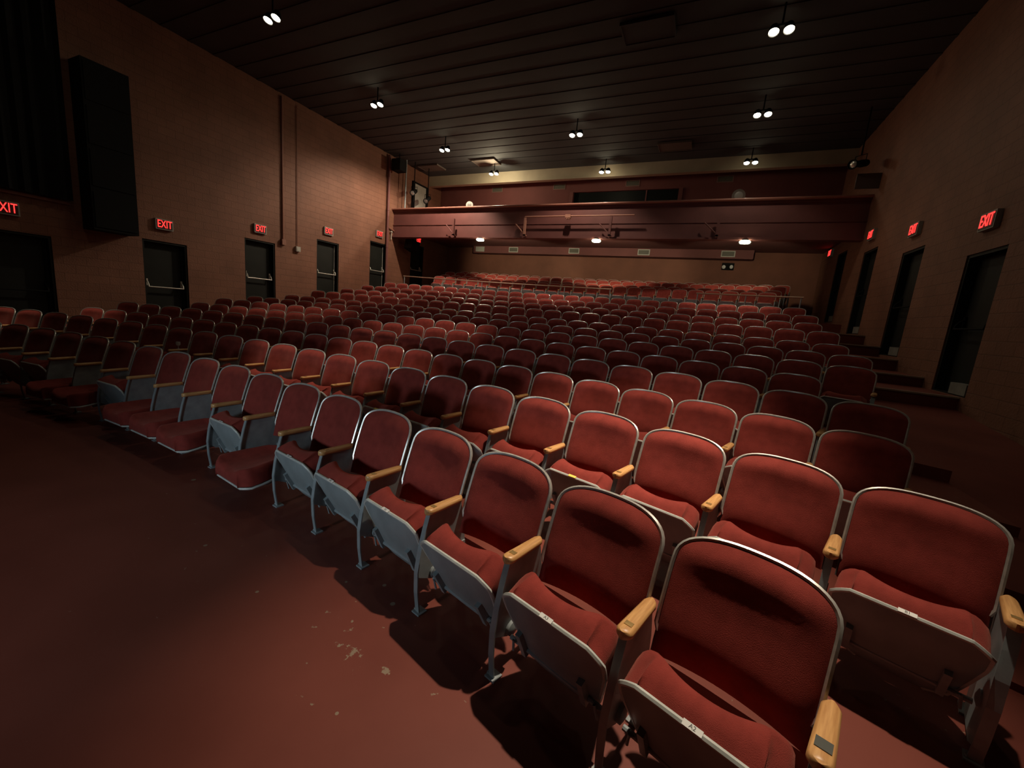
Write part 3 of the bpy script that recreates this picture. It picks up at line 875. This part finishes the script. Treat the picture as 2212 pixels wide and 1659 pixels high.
def make_leg(end=False, simple=False):
    mb = MB()
    x = 0.006
    fl = [(0.018, 0.552), (-0.005, 0.47), (-0.030, 0.36), (-0.045, 0.25), (-0.040, 0.13), (-0.022, 0.0)]
    if not simple:
        ys = np.linspace(0, 1, 16)
        zc = np.interp(ys, np.linspace(0, 1, len(fl)), [p[1] for p in fl]); yc = np.interp(ys, np.linspace(0, 1, len(fl)), [p[0] for p in fl])
    else:
        zc = [p[1] for p in fl]; yc = [p[0] for p in fl]
    hw = 0.0145 if not end else 0.019
    for i in range(len(zc) - 1):
        a, b_ = (yc[i], zc[i]), (yc[i + 1], zc[i + 1])
        mb.add([(-hw, a[0], a[1]), (hw, a[0], a[1]), (hw, b_[0], b_[1]), (-hw, b_[0], b_[1]),
                (-hw, a[0] + 0.007, a[1]), (hw, a[0] + 0.007, a[1]), (hw, b_[0] + 0.007, b_[1]), (-hw, b_[0] + 0.007, b_[1])],
               [(0, 1, 2, 3), (7, 6, 5, 4), (0, 3, 7, 4), (1, 5, 6, 2)])
    lowz = 0.165 if not end else 0.02
    poly = [(0.02, 0.552), (0.245, 0.552), (0.285, 0.40), (0.30, 0.25), (0.285, lowz + 0.03), (0.24, lowz), (0.06, lowz), (-0.035, lowz + 0.05), (-0.038, 0.25), (-0.024, 0.36), (0.0, 0.47)]
    mb.prism_x(poly, -0.005 if not end else -0.016, 0.005 if not end else 0.016)
    # rear leg and feet
    mb.box((-0.013, 0.262, 0.0), (0.013, 0.292, 0.30))
    mb.box((-0.028, -0.036, 0.0), (0.028, 0.02, 0.008)).box((-0.028, 0.245, 0.0), (0.028, 0.33, 0.008))
    if not simple:
        mb.lathe([(0.012, -0.03), (0.034, -0.022), (0.034, 0.022), (0.012, 0.03)], (0, 0.075, 0.205), (1, 0, 0), 14)
        mb.tube([(-0.02, 0.0 - 0.02, 0.012), (-0.02, -0.02, 0.02)], 0.007, 6)
    return mb.mesh('leg', STEEL, 40)
LEG, LEG_END, LEG_FAR = make_leg(), make_leg(end=True), make_leg(simple=True)
BACK_N, SHELL_N = make_back(25, 22)
BACK_F, SHELL_F = make_back(13, 11)
CUSH_N, PAN_N = make_seat(25, 16)
CUSH_F, PAN_F = make_seat(11, 9)
def make_hinge():
    mb = MB()
    for sx in (-1, 1):
        mb.box((sx * 0.15 - 0.012, -0.12, -0.052), (sx * 0.15 + 0.012, 0.03, -0.020))
        mb.tube([(sx * 0.19, 0.0, -0.03), (sx * 0.20, -0.03, -0.045), (sx * 0.21, 0.04, -0.055)], 0.006, 6)
    mb.tube([(-0.234, 0.0, -0.03), (0.234, 0.0, -0.03)], 0.011, 8)
    return mb.mesh('hinge_bracket', STEEL, 40)
HINGE = make_hinge()
PLATE_ME = MB().box((-0.014, 0.040, 0.0), (0.014, 0.062, 0.0022)).mesh('number_plate', PLATE)
PLATE_BIG = MB().box((-0.019, 0.045, 0.0), (0.019, 0.082, 0.0025)).mesh('number_plate', PLATE_DARK)
def sticker_mesh(txt, yellow=False):
    mb = MB().box((-0.028, -SL - 0.0135, -0.009), (0.028, -SL - 0.011, 0.009), 0)
    if txt:
        v, f = text_mesh(txt, 0.017)
        mb.add([(p[0] + 0.0, -SL - 0.0140, p[1]) for p in v], f, 1)
    return mb.mesh('number_label', [YELLOW_LABEL if yellow else WHITE_LABEL, INK])

ORD = ['first', 'second', 'third', 'fourth', 'fifth', 'sixth', 'seventh', 'eighth', 'ninth', 'tenth', 'eleventh', 'twelfth', 'thirteenth',
       'fourteenth', 'fifteenth', 'sixteenth', 'seventeenth', 'eighteenth', 'nineteenth', 'twentieth', 'twenty-first', 'twenty-second',
       'twenty-third', 'twenty-fourth', 'twenty-fifth', 'twenty-sixth', 'twenty-seventh', 'twenty-eighth']
ROWN = ['front row', 'second row', 'third row', 'fourth row', 'fifth row', 'sixth row', 'seventh row', 'eighth row', 'ninth row', 'tenth row', 'eleventh row', 'rearmost row before the handrail']
DOWN = {('A', 6), ('A', 8), ('A', 9), ('A', 10), ('A', 12), ('A', 13)}
STICK = {('A', 0): 'A2', ('A', 1): 'A3', ('A', 3): 'A5', ('A', 4): 'A6', ('A', 5): 'A7', ('A', 7): 'A9', ('B', 0): 'B1'}
YSTICK = {('B', 3), ('B', 7), ('B', 12)}

def place(R, th, y=0.0): return (CX + (R + y) * math.sin(th), CY + (R + y) * math.cos(th))
n_seats = 0
for ri, r in enumerate(rows):
    near = ri <= 3
    pitch = r['dth'] * r['R']
    for k in range(r['cnt']):
        th = r['th'] - k * r['dth']
        x, y_ = place(r['R'], th)
        e = empty('theater_seat', (x, y_, r['z']), -th)
        down = (r['n'], k) in DOWN
        pos = ('at the right end' if k == 0 else ORD[k] + ' from the right end') + ' of the ' + ROWN[ri]
        adj = 'folded-down red theater seat' if down else 'tipped-up red theater seat'
        st = STICK.get((r['n'], k))
        if st: adj += ' marked ' + st
        if (r['n'], k) in YSTICK: adj += ' with yellow tag'
        tag(e, adj + ', ' + pos, 'theater seat', 'red theater seats in the ' + ROWN[ri])
        n_seats += 1
        link('backrest', BACK_N if near else BACK_F, e)
        link('back_shell', SHELL_N if near else SHELL_F, e)
        ang = math.radians(5) if down else math.radians(-63 + random.uniform(-4, 4))
        link('seat_cushion', CUSH_N if near else CUSH_F, e, SEAT_P, (ang, 0, 0))
        pan = link('seat_pan', PAN_N if near else PAN_F, e, SEAT_P, (ang, 0, 0))
        if st or (r['n'], k) in YSTICK:
            link('number_label', sticker_mesh(st, (r['n'], k) in YSTICK), pan)
        if ri <= 1: link('hinge_bracket', HINGE, e, SEAT_P, (ang, 0, 0))
        hx = pitch / 2
        sides = [hx] + ([-hx] if k == r['cnt'] - 1 else [])
        for sx in sides:
            end = (k == 0 and sx > 0)
            a = link('armrest', ARM, e, (sx, 0, ARM_Z))
            if ri <= 2: link('number_plate', PLATE_BIG if (end and ri == 0) else PLATE_ME, a)
            link('leg', LEG_END if end else (LEG if near else LEG_FAR), e, (sx, 0, 0))
print('SEATS', n_seats)

# rear block beyond the handrail: one mass of small distant seats
def rear_block():
    mb = MB()
    def put(me_mesh, mi_of, T):
        o = len(mb.v)
        for v in me_mesh.vertices: mb.v.append(tuple(T @ v.co))
        for p in me_mesh.polygons:
            mb.f.append(tuple(i + o for i in p.vertices)); mb.m.append(mi_of[p.material_index])
    for (R, z) in REAR:
        dth = 0.54 / R
        th = 0.232 + (0.0 if R < 31 else random.uniform(-0.004, 0.004))
        n = int((th + 0.215) / dth)
        for k in range(n):
            t = th - k * dth
            x, y_ = place(R, t)
            T = Matrix.Translation((x, y_, z)) @ Matrix.Rotation(-t, 4, 'Z')
            put(BACK_F, [0], T); put(SHELL_F, [1, 2], T)
            S = T @ Matrix.Translation(SEAT_P) @ Matrix.Rotation(math.radians(-63), 4, 'X')
            put(CUSH_F, [0], S); put(PAN_F, [2, 1], S)
            A = T @ Matrix.Translation((0.27, 0, ARM_Z)); put(ARM, [4], A)
            put(LEG_FAR, [3], T @ Matrix.Translation((0.27, 0, 0)))
    me = mb.mesh('rear_seats', [FABRIC, RIM, PAN, STEEL, WOOD], 60)
    o = link('rear_seats', me)
    o['kind'] = 'stuff'
    tag(o, 'distant rows of red seats beyond the handrail under the balcony', 'theater seats')
rear_block()

# small clear stemmed cup left on an arm of the second row
r = rows[1]
k = 14
th = r['th'] - k * r['dth'] - 0.5 * r['dth']
x, y_ = place(r['R'], th, 0.13)
e = tag(empty('plastic_cup', (x, y_, r['z'] + ARM_Z)), 'small clear stemmed cup standing on a second-row armrest at left', 'cup')
build('bowl', MB().lathe([(0.006, 0.045), (0.022, 0.055), (0.028, 0.08), (0.025, 0.105), (0.023, 0.105), (0.026, 0.08), (0.02, 0.058), (0.001, 0.05)], (0, 0, 0), (0, 0, 1), 16), CLEARPL, e)
build('stem', MB().lathe([(0.022, 0.0), (0.021, 0.004), (0.005, 0.008), (0.004, 0.046)], (0, 0, 0), (0, 0, 1), 16), CLEARPL, e)
